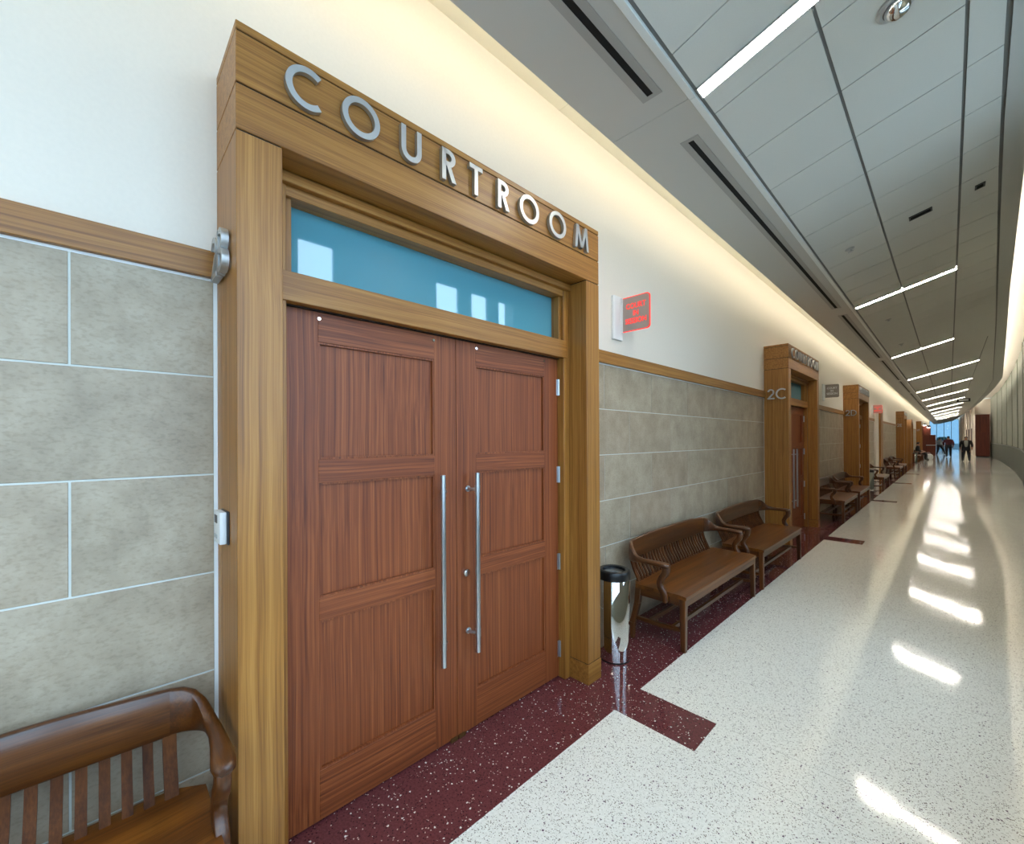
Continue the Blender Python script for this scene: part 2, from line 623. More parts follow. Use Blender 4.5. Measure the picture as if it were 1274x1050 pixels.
# ------------------------------------------------------------------ left wall
WZ = 4.30
TRIM_B, TRIM_T = 2.3895, 2.4969
wl = MB()
for a, b_ in [(Y_BACK, Y_END)]:
    wl.rings([[(-.25, y, -.0), (-.012, y, 0), (-.012, y, TRIM_B), (0, y, TRIM_B), (0, y, WZ), (-.25, y, WZ)] for y in (a, b_)])
wall_left = wl.build('wall_left', M['plaster'])
wall_left['kind'] = 'structure'
segs = []
cur = Y_BACK
for py, _ in PORTALS:
    segs.append((cur, py))
    cur = py + PW
segs.append((cur, Y_END))
rows = [TRIM_B - .006, 1.987, 1.585, 1.182, .780, .377, 0.0]
TJ = .007
tile_cache = {}
def tile_mesh(ly, lz):
    k = (round(ly, 3), round(lz, 3))
    if k not in tile_cache:
        o = MB().box(-.011, 0, 0, ly, 0, lz).build('tile', M['tile'], None, bevel=.0012)
        tile_cache[k] = o.data
        bpy.data.objects.remove(o)
    return tile_cache[k]
far_tiles = MB()
n_tiles = 0
for a, b_ in segs:
    bed = box('grout_bed', M['grout'], wall_left, -.0125, -.0035, a, b_, 0, TRIM_B)
    for r in range(6):
        z1, z0 = rows[r] - TJ / 2, rows[r + 1] + (TJ / 2 if r < 5 else 0)
        ph = 3.191 if r % 2 == 0 else 3.612
        if a < 0:
            ph = -.077 + (.0 if r % 2 == 0 else .43)
        k = math.floor((a - ph) / .851)
        while ph + k * .851 < b_:
            y0 = max(a + .014, ph + k * .851 + TJ / 2)
            y1 = min(b_ - .014, ph + (k + 1) * .851 - TJ / 2)
            k += 1
            if y1 - y0 < .02 or y1 < -2.2:
                continue
            if PIER[0] < y1 and y0 < PIER[1]:
                if y0 < PIER[0] - .03: y1 = PIER[0] - .01
                elif y1 > PIER[1] + .03: y0 = PIER[1] + .01
                else: continue
            if y0 < 33:
                o = bpy.data.objects.new('tile', tile_mesh(y1 - y0, z1 - z0))
                C.objects.link(o)
                o.parent = wall_left
                o.location = (0, y0, z0)
                n_tiles += 1
            else:
                far_tiles.box(-.011, 0, y0, y1, z0, z1)
ft = far_tiles.build('far_tiles', M['tile'], wall_left)
ft['kind'] = 'stuff'
# pale caulk lines where tile meets the wooden portals and rail
for a, b_ in segs[:4]:
    if a > 0:
        box('edge_bead', M['edge'], wall_left, -.011, .001, a, a + .012, 0, TRIM_B - .006)
    box('edge_bead', M['edge'], wall_left, -.011, .001, b_ - .013, b_, 0, TRIM_B - .006)
    box('edge_bead', M['edge'], wall_left, -.011, .001, a, b_, TRIM_B - .010, TRIM_B)
# wooden chair rail
names = ['behind the bench before portal 2B', 'between portals 2B and 2C', 'between portals 2C and 2D', 'between portals 2D and 2E', 'between portals 2E and 2F', 'beyond portal 2F']
for i, (a, b_) in enumerate(segs):
    parts = [(a, b_)]
    t = box('trim_%d' % (i + 1), oak[1], None, 0, .026, a, b_, TRIM_B, TRIM_T, bevel=.002)
    tag(t, 'oak chair rail on the tiled wall ' + names[i], 'trim', kind='structure')

# pier with pale face and wooden edge past portal 2D
pier = empty('wall_pier', (0, PIER[0], 0))
box('plaster_face', M['plaster'], pier, 0, .06, 0, 1.05, 0, 2.95)
box('wood_board', oak[2], pier, 0, .12, 1.05, PIER[1] - PIER[0], 0, 2.95, bevel=.004)
tag(pier, 'shallow wall pier with pale face and brown wooden edge between portals 2D and 2E', 'pier')

# ------------------------------------------------------------------ soffit, cove and sloped ceiling
ceiling = MB()
yrow = [Y_BACK] + [y for y in range(-7, 91, 2)] + [Y_END]
ceiling.rings([[(1.05, y, ceil_z(1.05) + .011), (interp(L3, y) + interp(EDGE_OFF, y) - .01, y, ceil_z(interp(L3, y) + interp(EDGE_OFF, y)) + .011),
                (interp(L3, y) + interp(EDGE_OFF, y) - .01, y, ceil_z(interp(L3, y) + interp(EDGE_OFF, y)) + .16), (1.05, y, 4.2)] for y in yrow])
ceiling = ceiling.build('ceiling', M['ceil_grid'])
ceiling['kind'] = 'structure'
SX0, SX1 = .483, 1.022
k = -2
while 2.585 + 6.05 * k < Y_END:
    a, b_ = 2.585 + 6.05 * k, 2.585 + 6.05 * (k + 1)
    a, b_ = max(a, Y_BACK), min(b_, Y_END)
    k += 1
    if b_ - a < .5: continue
    mb = MB().rings([[(SX0, y, 3.8), (SX1, y, 3.8), (SX1, y, 3.9), (SX0 + .02, y, 3.9), (SX0 + .02, y, 3.9), (SX0, y, 3.9)] for y in (a + .0015, b_ - .0015)])
    mb.build('soffit_panel', M['soffit'], ceiling)
    box('cove_lid', M['cove'], ceiling, -.02, .9, a + .001, b_ - .001, WZ, WZ + .05)
    box('edge_angle', M['edge'], ceiling, SX1, 1.062, a, b_, 3.788, 3.90, bevel=.003)
    box('cove_back', M['cove'], ceiling, .86, .9, a, b_, 3.9, WZ)
# tiles of the sloped ceiling
cols = [1.074, 1.635, 2.2, 2.81, 5.0]
rest = MB()
n_ct = 0
k = -18
while True:
    a = 2.83 + .6035 * k
    b_ = a + .6035
    k += 1
    if a < Y_BACK + .1: continue
    if b_ > 88: break
    for x0, x1 in zip(cols, cols[1:]):
        if x0 == 2.2 and interp(L3, b_) < 2.95:
            x1 = 9
        if x0 == 2.81 and interp(L3, b_) < 2.95:
            continue
        e0, e1 = min(x1, interp(L3, a)), min(x1, interp(L3, b_))
        if min(e0, e1) - x0 < .05: continue
        g, gx = .004, .009
        px = [(x0 + gx, a + g), (e0 - gx, a + g), (e1 - gx, b_ - g), (x0 + gx, b_ - g)]
        vs_ = [(x, y, ceil_z(x)) for x, y in px] + [(x, y, ceil_z(x) + .010) for x, y in px]
        fs = [(3, 2, 1, 0), (4, 5, 6, 7)] + [(i, (i + 1) % 4, 4 + (i + 1) % 4, 4 + i) for i in range(4)]
        if b_ < 34 and b_ > -1.5:
            MB().add(vs_, fs).build('ceiling_tile', M['ceil_tile'], ceiling)
            n_ct += 1
        else:
            rest.add(vs_, fs)
rt = rest.build('far_ceiling_tiles', M['ceil_tile'], ceiling)
rt['kind'] = 'stuff'
bs = MB().rings([[(interp(L3, y) + .012, y, ceil_z(interp(L3, y)) - .004), (interp(L3, y) + interp(EDGE_OFF, y), y, ceil_z(interp(L3, y) + interp(EDGE_OFF, y)) - .004),
                  (interp(L3, y) + interp(EDGE_OFF, y), y, ceil_z(interp(L3, y) + interp(EDGE_OFF, y)) + .17), (interp(L3, y) + .012, y, ceil_z(interp(L3, y)) + .05)] for y in yrow])
bs.build('ceiling_border', M['soffit'], ceiling)

box('roof_slab', M['plaster'], ceiling, -.5, 3.25, Y_BACK - .2, 8, 5.36, 5.5)
box('roof_slab', M['plaster'], ceiling, -.5, 6.6, 8, Y_END + .2, 5.36, 5.5)

# cove light strip along the left wall (one lamp, runs the length)
cl = box('cove_light_strip', M['cove_led'], None, .42, .45, Y_BACK + .1, Y_END - .1, 4.17, 4.20)
cl.location = (0, 0, 0)
tag(cl, 'warm light strip hidden in the cove above the soffit lip', 'light strip')

# linear slot diffusers in the soffit
def diffuser(y0, y1):
    t = empty('slot_diffuser', ((.87), y0, 3.8))
    ly = y1 - y0
    MB().box(-.062, -.019, -.03, ly + .03, -.004, 0).box(.019, .062, -.03, ly + .03, -.004, 0).box(-.019, .019, -.03, 0, -.004, 0).box(-.019, .019, ly, ly + .03, -.004, 0).build('frame', M['diffuser_frame'], t)
    box('slot', M['black'], t, -.019, .019, 0, ly, -.002, -.0002)
    return t
where = ['over the courtroom 2B portal', 'past the 2B portal towards 2C', 'running over the 2C portal', 'over the 2D portal', 'beyond the 2D portal', 'over the wall pier', 'before the 2E portal', 'over the 2E portal']
for k in range(8):
    t = diffuser(-3.09 + 6.05 * k, 2.385 + 6.05 * k)
    tag(t, 'long black slot diffuser in the soffit, ' + where[k], 'air diffuser', 'slot diffusers in the soffit')

# linear lamps in the sloped ceiling
def ceiling_lamp(y, x1, label):
    t = empty('ceiling_lamp', (1.075, y, ceil_z(1.075)))
    t.rotation_euler = (0, -math.atan(CS), 0)
    ln = (x1 - 1.075) * math.hypot(1, CS)
    wd = .05
    box('diffuser', M['led'], t, .01, ln, -wd + .008, wd - .008, -.009, -.001)
    MB().box(0, ln + .01, -wd, -wd + .008, -.010, .0).box(0, ln + .01, wd - .008, wd, -.010, .0).box(0, .01, -wd, wd, -.010, .0).box(ln, ln + .01, -wd, wd, -.010, .0).build('housing', M['pale_metal'], t)
    return tag(t, label, 'ceiling lamp', 'linear ceiling lamps')
lamp_labels = ['thin bright linear lamp in the sloped ceiling opposite portal 2B', 'linear lamp in the sloped ceiling before portal 2C', 'linear lamp in the sloped ceiling before portal 2D',
               'linear lamp in the sloped ceiling just past portal 2D', 'linear lamp in the sloped ceiling past the wall pier', 'linear lamp in the sloped ceiling beside portal 2E',
               'linear lamp in the sloped ceiling opposite the arched doorway', 'linear lamp in the sloped ceiling past the arched doorway', 'linear lamp in the sloped ceiling above the seated people',
               'linear lamp in the sloped ceiling by portal 2F', 'linear lamp in the sloped ceiling over the wooden counter', 'linear lamp in the sloped ceiling behind the wooden counter',
               'linear lamp in the sloped ceiling near the end window', 'linear lamp closest to the end window']
for k in range(12):
    y = 2.59 + 6.09 * k
    ceiling_lamp(y, 2.2 if k < 3 else min(2.81, interp(L3, y) - .05), lamp_labels[k])
tag(ceiling_lamp(2.59 - 6.09, 2.15, 'linear lamp in the sloped ceiling behind the near bench'), 'linear lamp in the sloped ceiling before portal 2B, over the first bench', 'ceiling lamp', 'linear ceiling lamps')

# small fittings on the sloped ceiling
def on_ceiling(name, x, y):
    t = empty(name, (x, y, ceil_z(x)))
    t.rotation_euler = (0, -math.atan(CS), 0)
    return t
t = on_ceiling('dome_camera', 1.93, 3.06)
MB().lathe([(.085, 0), (.085, -.012), (.075, -.02), (.062, -.02), (.062, 0)], 32).build('base_ring', M['pale_metal'], t, smooth=True)
MB().lathe([(.060, -.015), (.058, -.035), (.048, -.055), (.03, -.068), (.008, -.073)], 28).build('dome', M['chrome'], t, smooth=True)
tag(t, 'shiny round security dome in the sloped ceiling', 'security camera')
for i, (x, y, lab, lx) in enumerate([(1.92, 6.09, 'small dark rectangular grille in the middle ceiling column', .09), (2.335, 6.10, 'small dark rectangular grille near the outer ceiling edge', .035)]):
    t = on_ceiling('ceiling_grille', x, y)
    MB().box(-lx, lx, -.05, -.035, -.008, 0).box(-lx, lx, .035, .05, -.008, 0).box(-lx, -lx + .012, -.035, .035, -.008, 0).box(lx - .012, lx, -.035, .035, -.008, 0).build('frame', M['dark_plastic'], t)
    box('mesh_insert', M['black'], t, -lx + .012, lx - .012, -.035, .035, -.004, -.0005)
    tag(t, lab, 'grille', 'small ceiling grilles')
for i, (x, y, lab) in enumerate([(1.338, 6.12, 'small pale sprinkler head beside the soffit, facing the first wall bench'), (1.354, 10.3, 'small pale sprinkler head opposite portal 2C'), (1.354, 13.2, 'small pale sprinkler head before portal 2D')]):
    t = on_ceiling('sprinkler', x, y)
    MB().lathe([(.045, 0), (.045, -.006), (.03, -.012), (.014, -.012), (.014, 0)], 20).build('escutcheon', M['pale_metal'], t, smooth=True)
    MB().lathe([(.012, -.01), (.012, -.035), (.028, -.036), (.028, -.04), (.004, -.041)], 16).build('nozzle', M['steel'], t, smooth=True)
    tag(t, lab, 'sprinkler', 'ceiling sprinklers')
t = on_ceiling('hanging_sign', 2.72, 37.0)
t.rotation_euler = (0, 0, 0)
MB().tube([(0, 0, .1), (0, 0, -.2)], .02, 8).build('stem', M['pale_metal'], t)
box('housing', M['dark_plastic'], t, -.28, .28, -.06, .06, -.40, -.2, .01)
box('lit_face', M['edge'], t, -.2, .2, -.063, -.06, -.36, -.24)
tag(t, 'small dark fixture hanging from the sloped ceiling between lamps', 'hanging fixture')

# ------------------------------------------------------------------ right wall: windows beside the camera, curved plain wall beyond
WIN = [(-7.2, -6.78), (-6.62, -6.2), (-6.04, -5.62), (-5.46, -5.04), (-4.88, -4.46), (-4.3, -3.88), (-3.72, -3.30), (-3.14, -2.72), (-2.56, -2.14), (-1.98, -1.56), (-1.40, -.98), (-.82, -.40), (-.24, .18), (.34, .76), (.92, 1.34), (1.48, 1.91), (3.26, 3.69), (3.88, 4.25), (4.43, 4.80)]
WTOP, WSILL = 3.92, .95
RT = 5.25
def xr(y):
    return interp(WALLR, y)
wr = MB()
def wall_piece(mb, a, b_, z0, z1, off=0., th=.09):
    if b_ - a < .001: return
    n = max(1, int((b_ - a) / 1.5))
    for i in range(n):
        y0, y1 = a + (b_ - a) * i / n, a + (b_ - a) * (i + 1) / n
        mb.hexa([(xr(y0) + off, y0), (xr(y0) + off + th, y0), (xr(y1) + off + th, y1), (xr(y1) + off, y1)], z0, z1)
prev = Y_BACK
for a, b_ in WIN:
    wall_piece(wr, prev, a, 0, RT)
    wall_piece(wr, a, b_, 0, WSILL)
    wall_piece(wr, a, b_, WTOP, RT)
    prev = b_
pts = [y for y in [prev, 6.5, 8.5, 11, 14, 17, 20, 23, 26, 28, 30, 33, 35, 37, 39, 41, 43, 45, 47, 49, 51, 53, 55, 57]]
wr.rings([[(xr(y), y, 0), (xr(y) + .25, y, 0), (xr(y) + .25, y, RT), (xr(y), y, RT)] for y in pts])
wall_right = wr.build('wall_right', M['plaster_grey'])
wall_right['kind'] = 'structure'
wn = MB().rings([[(xr(y) - .03, y, 0), (xr(y), y, 0), (xr(y), y, 1.2), (xr(y) - .03, y, 1.2)] for y in pts[1:]])
wn.build('wainscot', M['wainscot'], wall_right)
cp = MB().rings([[(xr(y) - .045, y, 1.2), (xr(y), y, 1.2), (xr(y), y, 1.235), (xr(y) - .045, y, 1.235)] for y in pts[1:]])
cp.build('wainscot_cap', M['frame_dark'], wall_right)
y = 9.0
while y < 53:                              # added shallow fins imitate vertical light streaks on the curved wall
    mb = MB().hexa([(xr(y) - .018, y), (xr(y) + .01, y), (xr(y + 1.3) + .01, y + 1.3), (xr(y + 1.3) - .018, y + 1.3)], 1.235, RT)
    mb.build('light_streak_fin', M['plaster_grey'], wall_right)
    y += 5.2
for i, (a, b_) in enumerate(WIN):
    wroot = empty('window_%d' % (i + 1), (xr((a + b_) / 2), a, 0))
    wroot['kind'] = 'structure'
    tag(wroot, 'tall narrow window in the curved side wall', 'window', 'tall windows in the side wall', 'structure')
    wd = b_ - a
    box('pane', M['window_pane'], wroot, .055, .062, .02, wd - .02, WSILL + .02, WTOP - .02)
    MB().box(.03, .085, 0, .025, WSILL, WTOP).box(.03, .085, wd - .025, wd, WSILL, WTOP).box(.03, .085, .025, wd - .025, WSILL, WSILL + .03).box(.03, .085, .025, wd - .025, WTOP - .03, WTOP).build('window_frame', M['frame_dark'], wroot)
portal((xr(-2.7) + .30, -2.65, 2.435), 9.3, 3.0)
portal((xr(4.0) + .30, 4.03, 2.435), 1.6, 3.0)
# slot above the ceiling edge on the right side: lid and light
lid = MB().rings([[(interp(L3, y) + .1, y, RT), (xr(min(y, 57)) + .25, y, RT), (xr(min(y, 57)) + .25, y, RT + .08), (interp(L3, y) + .1, y, RT + .08)] for y in [Y_BACK] + pts])
lid.build('slot_lid', M['plaster'], ceiling)
up = MB().rings([[(interp(L3, y) + .09, y, ceil_z(interp(L3, y) + .1) + .03), (interp(L3, y) + .12, y, ceil_z(interp(L3, y) + .1) + .03), (interp(L3, y) + .12, y, RT), (interp(L3, y) + .09, y, RT)] for y in [Y_BACK] + pts])
up.build('slot_upstand', M['plaster'], ceiling)
sl = MB().rings([[(interp(L3, y) + .14, y, 4.95), (interp(L3, y) + .17, y, 4.95), (interp(L3, y) + .17, y, 4.98), (interp(L3, y) + .14, y, 4.98)] for y in pts])
tag(sl.build('slot_light_strip', M['slot_led']), 'light strip hidden in the slot above the outer ceiling edge', 'light strip')

# far right wall beyond the wooden pylon, end wall with the big window, back wall
fr = MB().rings([[(interp(FARR, y), y, 0), (interp(FARR, y) + .2, y, 0), (interp(FARR, y) + .2, y, 5.0), (interp(FARR, y), y, 5.0)] for y in (57.2, 62, 68, 75.6, 83, 91)])
wf = fr.build('wall_far_right', M['plaster'])
wf['kind'] = 'structure'
box('cross_wall', M['plaster'], wf, 3.74, 5.1, 57.0, 57.2, 0, 5.2)
y = 58.5
for k in range(7):
    box('light_streak_fin', M['plaster'], wf, interp(FARR, y) - .1, interp(FARR, y) + .02, y, y + .4, 0, 4.6)  # fins added to imitate downlight scallops along this wall
    y += 4.2
for k, (y, lab) in enumerate([(60.2, 'dark upright panel on the pale wall next to the wooden pylon'), (64.5, 'dark upright panel on the pale wall, second from the wooden pylon'), (68.8, 'dark upright panel on the pale wall, third from the wooden pylon')]):
    x = interp(FARR, y)
    t = empty('wall_panel', (x - .03, y, 1.0))
    box('frame', M['rubber'], t, -.04, .03, 0, 1.1, 0, 1.6, .01)
    box('face', M['dark_wood_panel'], t, -.045, -.04, .06, 1.04, .06, 1.54)
    tag(t, lab, 'wall panel', 'dark panels on the far wall')
we = box('wall_end', M['plaster'], None, -.5, 6.0, Y_END, Y_END + .2, 4.45, 5.36)
we['kind'] = 'structure'
box('side_pier', M['plaster'], we, -.5, .0, Y_END, Y_END + .2, 0, 4.45)
box('side_pier', M['plaster'], we, 3.12, 6.0, Y_END, Y_END + .2, 0, 4.45)
ew = empty('window_20', (0, Y_END, 0))
ew['kind'] = 'structure'
tag(ew, 'tall end window of several panes with a bright blue sky', 'window', kind='structure')
xs = [0, .78, 1.56, 2.34, 3.12]
for a, b_ in zip(xs, xs[1:]):
    box('pane', M['sky_dimming_pane'], ew, a + .03, b_ - .03, .04, .05, .05, 4.4)
for a in xs:
    box('mullion', M['frame_dark'], ew, a - .03, a + .03, 0, .1, .0, 4.45)
box('window_rail', M['frame_dark'], ew, 0, 3.1, 0, .1, 0, .05)
box('window_rail', M['frame_dark'], ew, 0, 3.1, 0, .1, 4.4, 4.45)
wb = box('wall_back', M['plaster'], None, -.3, 3.2, Y_BACK - .2, Y_BACK, 0, 5.36)
wb['kind'] = 'structure'
pl = portal((1.55, Y_END + .4, 2.2), 3.1, 4.4)
pl.rotation_euler = (R(-90), 0, 0)
pl.data.size, pl.data.size_y = 3.1, 4.4

# ------------------------------------------------------------------ courtroom portals
def make_portal(name):
    p = empty(name)
    D = .348
    JW = .152
    for y0 in (0, PW - JW):
        j = box('jamb', oak[2], p, 0, D, y0, y0 + JW, .145, 2.838, bevel=.002)
        box('plinth', oak[1], j, 0, D + .004, y0 - (.004 if y0 else 0), y0 + JW + (0 if y0 else .004), 0, .140, bevel=.002)
        box('shadow_gap', M['groove'], j, .004, D - .004, y0 + .004, y0 + JW - .004, .138, .147)
    h1 = box('header_board', oak[1], p, 0, D, 0, PW, 2.8445, 3.006, bevel=.002)
    h2 = box('header_board', oak[1], p, 0, D, 0, PW, 3.0125, 3.196, bevel=.002)
    h3 = box('header_cap', oak[1], p, 0, D, 0, PW, 3.2015, 3.232, bevel=.002)
    for z in (3.006, 3.196):
        box('shadow_gap', M['groove'], p, .004, D - .006, .004, PW - .004, z - .001, z + .0075)
    for y0 in (0, PW - JW):
        box('shadow_gap', M['groove'], p, .004, D - .006, y0 + .004, y0 + JW - .004, 2.837, 2.8455)
    # lettering on the middle header board
    for ch, yc, wd in [('C', .58, 0), ('O', .805, 0), ('U', 1.047, 0), ('R', 1.262, 0), ('T', 1.436, 0), ('R', 1.636, 0), ('O', 1.848, 0), ('O', 2.112, 0), ('M', 2.368, 0)]:
        hgt = .158
        gw = glyph_strokes(ch)[1][0] * hgt
        y0 = yc - .349 - gw / 2
        glyph(ch, lambda u, v, d, y0=y0: (D + .003 + d, y0 + u, 3.022 + v), hgt, .022, M['letter'], 'letter', h2)
    # door frame inside the opening
    i0, i1 = JW, PW - JW
    MB().box(.0, .19, i0, i0 + .058, 0, 2.838).build('frame_post', oak[2], p, .002)
    MB().box(.0, .19, i1 - .058, i1, 0, 2.838).build('frame_post', oak[2], p, .002)
    MB().box(.0, .215, i0, i1, 2.795, 2.838).box(.0, .185, i0 + .03, i1 - .03, 2.752, 2.797).build('frame_head', oak[1], p, .002)
    MB().box(.06, .165, i0 + .055, i0 + .085, 2.42, 2.76).build('glazing_bead', oak[2], p, .001)
    MB().box(.06, .165, i1 - .085, i1 - .055, 2.42, 2.76).build('glazing_bead', oak[2], p, .001)
    box('transom_bar', oak[1], p, .0, .198, i0 + .035, i1 - .03, 2.308, 2.432, bevel=.002)
    box('transom_pane', M['transom'], p, .085, .10, i0 + .08, i1 - .08, 2.42, 2.76)
    box('door_stop', M['groove'], p, .02, .150, i0 + .03, i1 - .03, 2.303, 2.309)  # dark strip painted as the shade in the gap above the leaves
    box('room_backing', M['black'], p, .0, .02, i0 + .02, i1 - .02, 0, 2.84)
    # the two leaves
    ya, ym, yb = .211, 1.124, 2.037
    XF = .134
    for k, (a, b_) in enumerate([(ya, ym - .0018), (ym + .0018, yb)]):
        leaf = empty('door_leaf')
        leaf.parent = p
        st = .146
        for s0 in (a, b_ - st):
            box('stile', sap[2], leaf, .09, XF, s0, s0 + st, .012, 2.302, bevel=.0012)
        zr = [(2.168, 2.302), (1.530, 1.636), (.905, 1.010), (.012, .232)]
        for z0, z1 in zr:
            box('rail', sap[1], leaf, .09, XF, a + st, b_ - st, z0, z1, bevel=.0012)
        for z0, z1 in [(1.636, 2.168), (1.010, 1.530), (.232, .905)]:
            box('panel', sap[2], leaf, .10, XF - .018, a + st, b_ - st, z0, z1)
            MB().box(XF - .018, XF - .004, a + st, a + st + .009, z0, z1).box(XF - .018, XF - .004, b_ - st - .009, b_ - st, z0, z1).box(XF - .018, XF - .004, a + st + .009, b_ - st - .009, z0, z0 + .009).box(XF - .018, XF - .004, a + st + .009, b_ - st - .009, z1 - .009, z1).build('panel_bead', sap[2], leaf)
        # pull handle
        yh = ym - .135 if k == 0 else ym + .106
        foot = .04 if k == 0 else -.025
        hb = MB().tube([(XF + .062, yh, .486), (XF + .062, yh, 1.53)], .0148, 14).build('pull_handle', M['steel'], leaf, smooth=True)
        for z in (.60, 1.435):
            MB().tube([(XF, yh + foot, z), (XF + .03, yh + foot, z), (XF + .062, yh, z)], [.011, .009, .011], 10).tube([(XF + .062, yh, z - .022), (XF + .062, yh, z + .022)], .0165, 14).tube([(XF, yh + foot, z), (XF + .006, yh + foot, z)], .018, 14).build('handle_bracket', M['steel'], hb, smooth=True)
        if k == 1:
            MB().tube([(XF, ym + .064, .945), (XF + .014, ym + .064, .945)], .021, 20).tube([(XF + .014, ym + .064, .945), (XF + .018, ym + .064, .945)], .013, 16).build('lock_cylinder', M['chrome'], leaf, smooth=True)
        for yy in (a + st + .004, b_ - st - .004):
            MB().tube([(XF - .001, yy, 2.272), (XF + .004, yy, 2.272)], .0075, 12).build('screw', M['chrome'], leaf, smooth=True)
        yhinge = b_ + .004
        for z in (.207, .838, 1.468, 2.10) if k else ():
            MB().tube([(XF + .008, yhinge, z - .058), (XF + .008, yhinge, z + .058)], .0085, 12).box(XF - .004, XF + .002, yhinge - .02, yhinge + .02, z - .058, z + .058).build('hinge', M['steel'], leaf, smooth=True)
        box('floor_bolt', M['bronze'], leaf, XF, XF + .012, (ym - .05 if k == 0 else ym + .005), (ym - .005 if k == 0 else ym + .05), .004, .022)
    return p


proto = make_portal('door_1')
portals = [proto] + [copy_tree(proto) for _ in PORTALS[1:]]
words = ['large oak courtroom portal with sapele double doors and metal room number 2B', 'oak courtroom portal with metal room number 2C on its side, past the two wall benches',
         'oak courtroom portal with metal room number 2D on its side', 'oak courtroom portal with metal room number 2E, between the wall pier and the arched doorway', 'oak courtroom portal with metal room number 2F beside the dark counter']
for i, (o, (py, num)) in enumerate(zip(portals, PORTALS)):
    o.name = 'door_%d' % (i + 1)
    o.location = (0, py, 0)
    tag(o, words[i], 'door', kind='structure')
    u0 = .055
    for ch in num:
        _, gw = glyph(ch, lambda u, v, d, u0=u0: (u0 + u, -.006 - d, 2.355 + v), .165, .024, M['letter'], 'room_number', o, thin=.8)
        u0 += gw + .02

# arched doorway further on
ar = empty('door_6', (0, ARCH_Y, 0))
def arch_ring(r0, r1, x0, x1, yc, z0, zt):
    mb = MB()
    rs = []
    pts_ = [(-1, z0, 0), (-1, zt, 0)] + [(math.cos(a), None, math.sin(a)) for a in [math.pi - math.pi * k / 12 for k in range(1, 12)]] + [(1, zt, 0), (1, z0, 0)]
    for c, z, s in pts_:
        zz = (lambda r: z if z is not None else zt + r * .55 * s)
        rs.append([(x0, yc + c * r0, zz(r0)), (x1, yc + c * r0, zz(r0)), (x1, yc + c * r1, zz(r1)), (x0, yc + c * r1, zz(r1))])
    mb.rings(rs)
    return mb
arch_ring(1.0, 1.28, 0, .34, 1.3, 0, 2.3).build('arch_surround', oak[2], ar, smooth=True)
MB().hexa([(.02, .3), (.12, .3), (.12, 1.295), (.02, 1.295)], 0, 2.3).build('door_leaf', sap[2], ar)
MB().hexa([(.02, 1.305), (.12, 1.305), (.12, 2.3), (.02, 2.3)], 0, 2.3).build('door_leaf', sap[2], ar)
mb = MB()
ringp = [(1.3 + math.cos(a), 2.3 + .55 * math.sin(a)) for a in [math.pi * k / 14 for k in range(15)]]
mb.rings([[(x, y, z) for y, z in ringp] for x in (.02, .12)])
mb.build('arch_panel', oak[1], ar)
tag(ar, 'arch-topped wooden doorway just past portal 2E', 'door', kind='structure')

# ------------------------------------------------------------------ court in session signs
def court_sign(y, lit, label):
    t = empty('court_sign', (0, y, 2.695))
    MB().hexa([(0, -.13), (.022, -.13), (.03, -.12), (.03, .012), (.022, .022), (0, .022)], -.07, .325).build('wall_plate', M['white_plastic'], t, bevel=.006, segs=2, smooth=True)
    r_ = .03
    def outline(g):
        x1, z1 = .31 - g, .31 - g
        pts_ = [(.03 + g, g)] + [(x1 - r_ + (r_) * math.sin(a), g + r_ - r_ * math.cos(a)) for a in [R(9 * k) for k in range(11)]] + [(x1 - r_ + r_ * math.cos(a), z1 - r_ + r_ * math.sin(a)) for a in [R(9 * k) for k in range(11)]] + [(.03 + g, z1)]
        return pts_
    box('channel', M['white_plastic'], t, .028, .045, -.016, .012, -.005, .315, .002)
    bl = MB()
    o1 = outline(.006 if lit else 0)
    bl.rings([[(x, yy, z) for x, z in o1] for yy in (-.006, .004)])
    blade = bl.build('blade', M['grey_acrylic'], t)
    ink = M['red_glow'] if lit else M['white_plastic']
    if lit:
        a_, b_ = outline(0), outline(.005)
        n = len(a_)
        fr_ = MB()
        fr_.rings([[(a_[i][0], -.008, a_[i][1]), (a_[i][0], .006, a_[i][1]), (b_[i][0], .006, b_[i][1]), (b_[i][0], -.008, b_[i][1])] for i in range(n)], closed=True)
        fr_.build('glowing_edge', M['red_glow'], blade)
    for txt, zz in (('COURT', .222), ('IN', .155), ('SESSION', .088)):
        tx = text_mesh(txt, .066, ink, 'lettering', blade, bold=.0008)
        tx.rotation_euler = (R(90), 0, 0)
        tx.location = (.175, -.0075, zz)
        tx.scale = (.86, 1, 1)
    return tag(t, label, 'sign', 'court in session signs')
court_sign(3.435, True, 'red lit COURT IN SESSION blade sign on the plaster beside portal 2B')
court_sign(12.52, False, 'unlit grey COURT IN SESSION blade sign on the plaster beside portal 2C')
court_sign(21.75, True, 'red lit COURT IN SESSION blade sign on the plaster beyond portal 2D')

# thermostat on the side of the first portal
t = empty('wall_controller', (.11, .349, 1.33))
box('back_plate', M['dark_plastic'], t, 0, .115, -.008, 0, 0, .125, .002)
box('cover', M['white_plastic'], t, .0, .105, -.03, -.008, .002, .123, .004, 2)
box('display', M['dark_plastic'], t, .012, .06, -.0315, -.03, .078, .108)
for k in range(2):
    box('button', M['pale_metal'], t, .015 + .03 * k, .03 + .03 * k, -.033, -.03, .02, .035)
tag(t, 'small white wall controller on the side of portal 2B', 'thermostat')

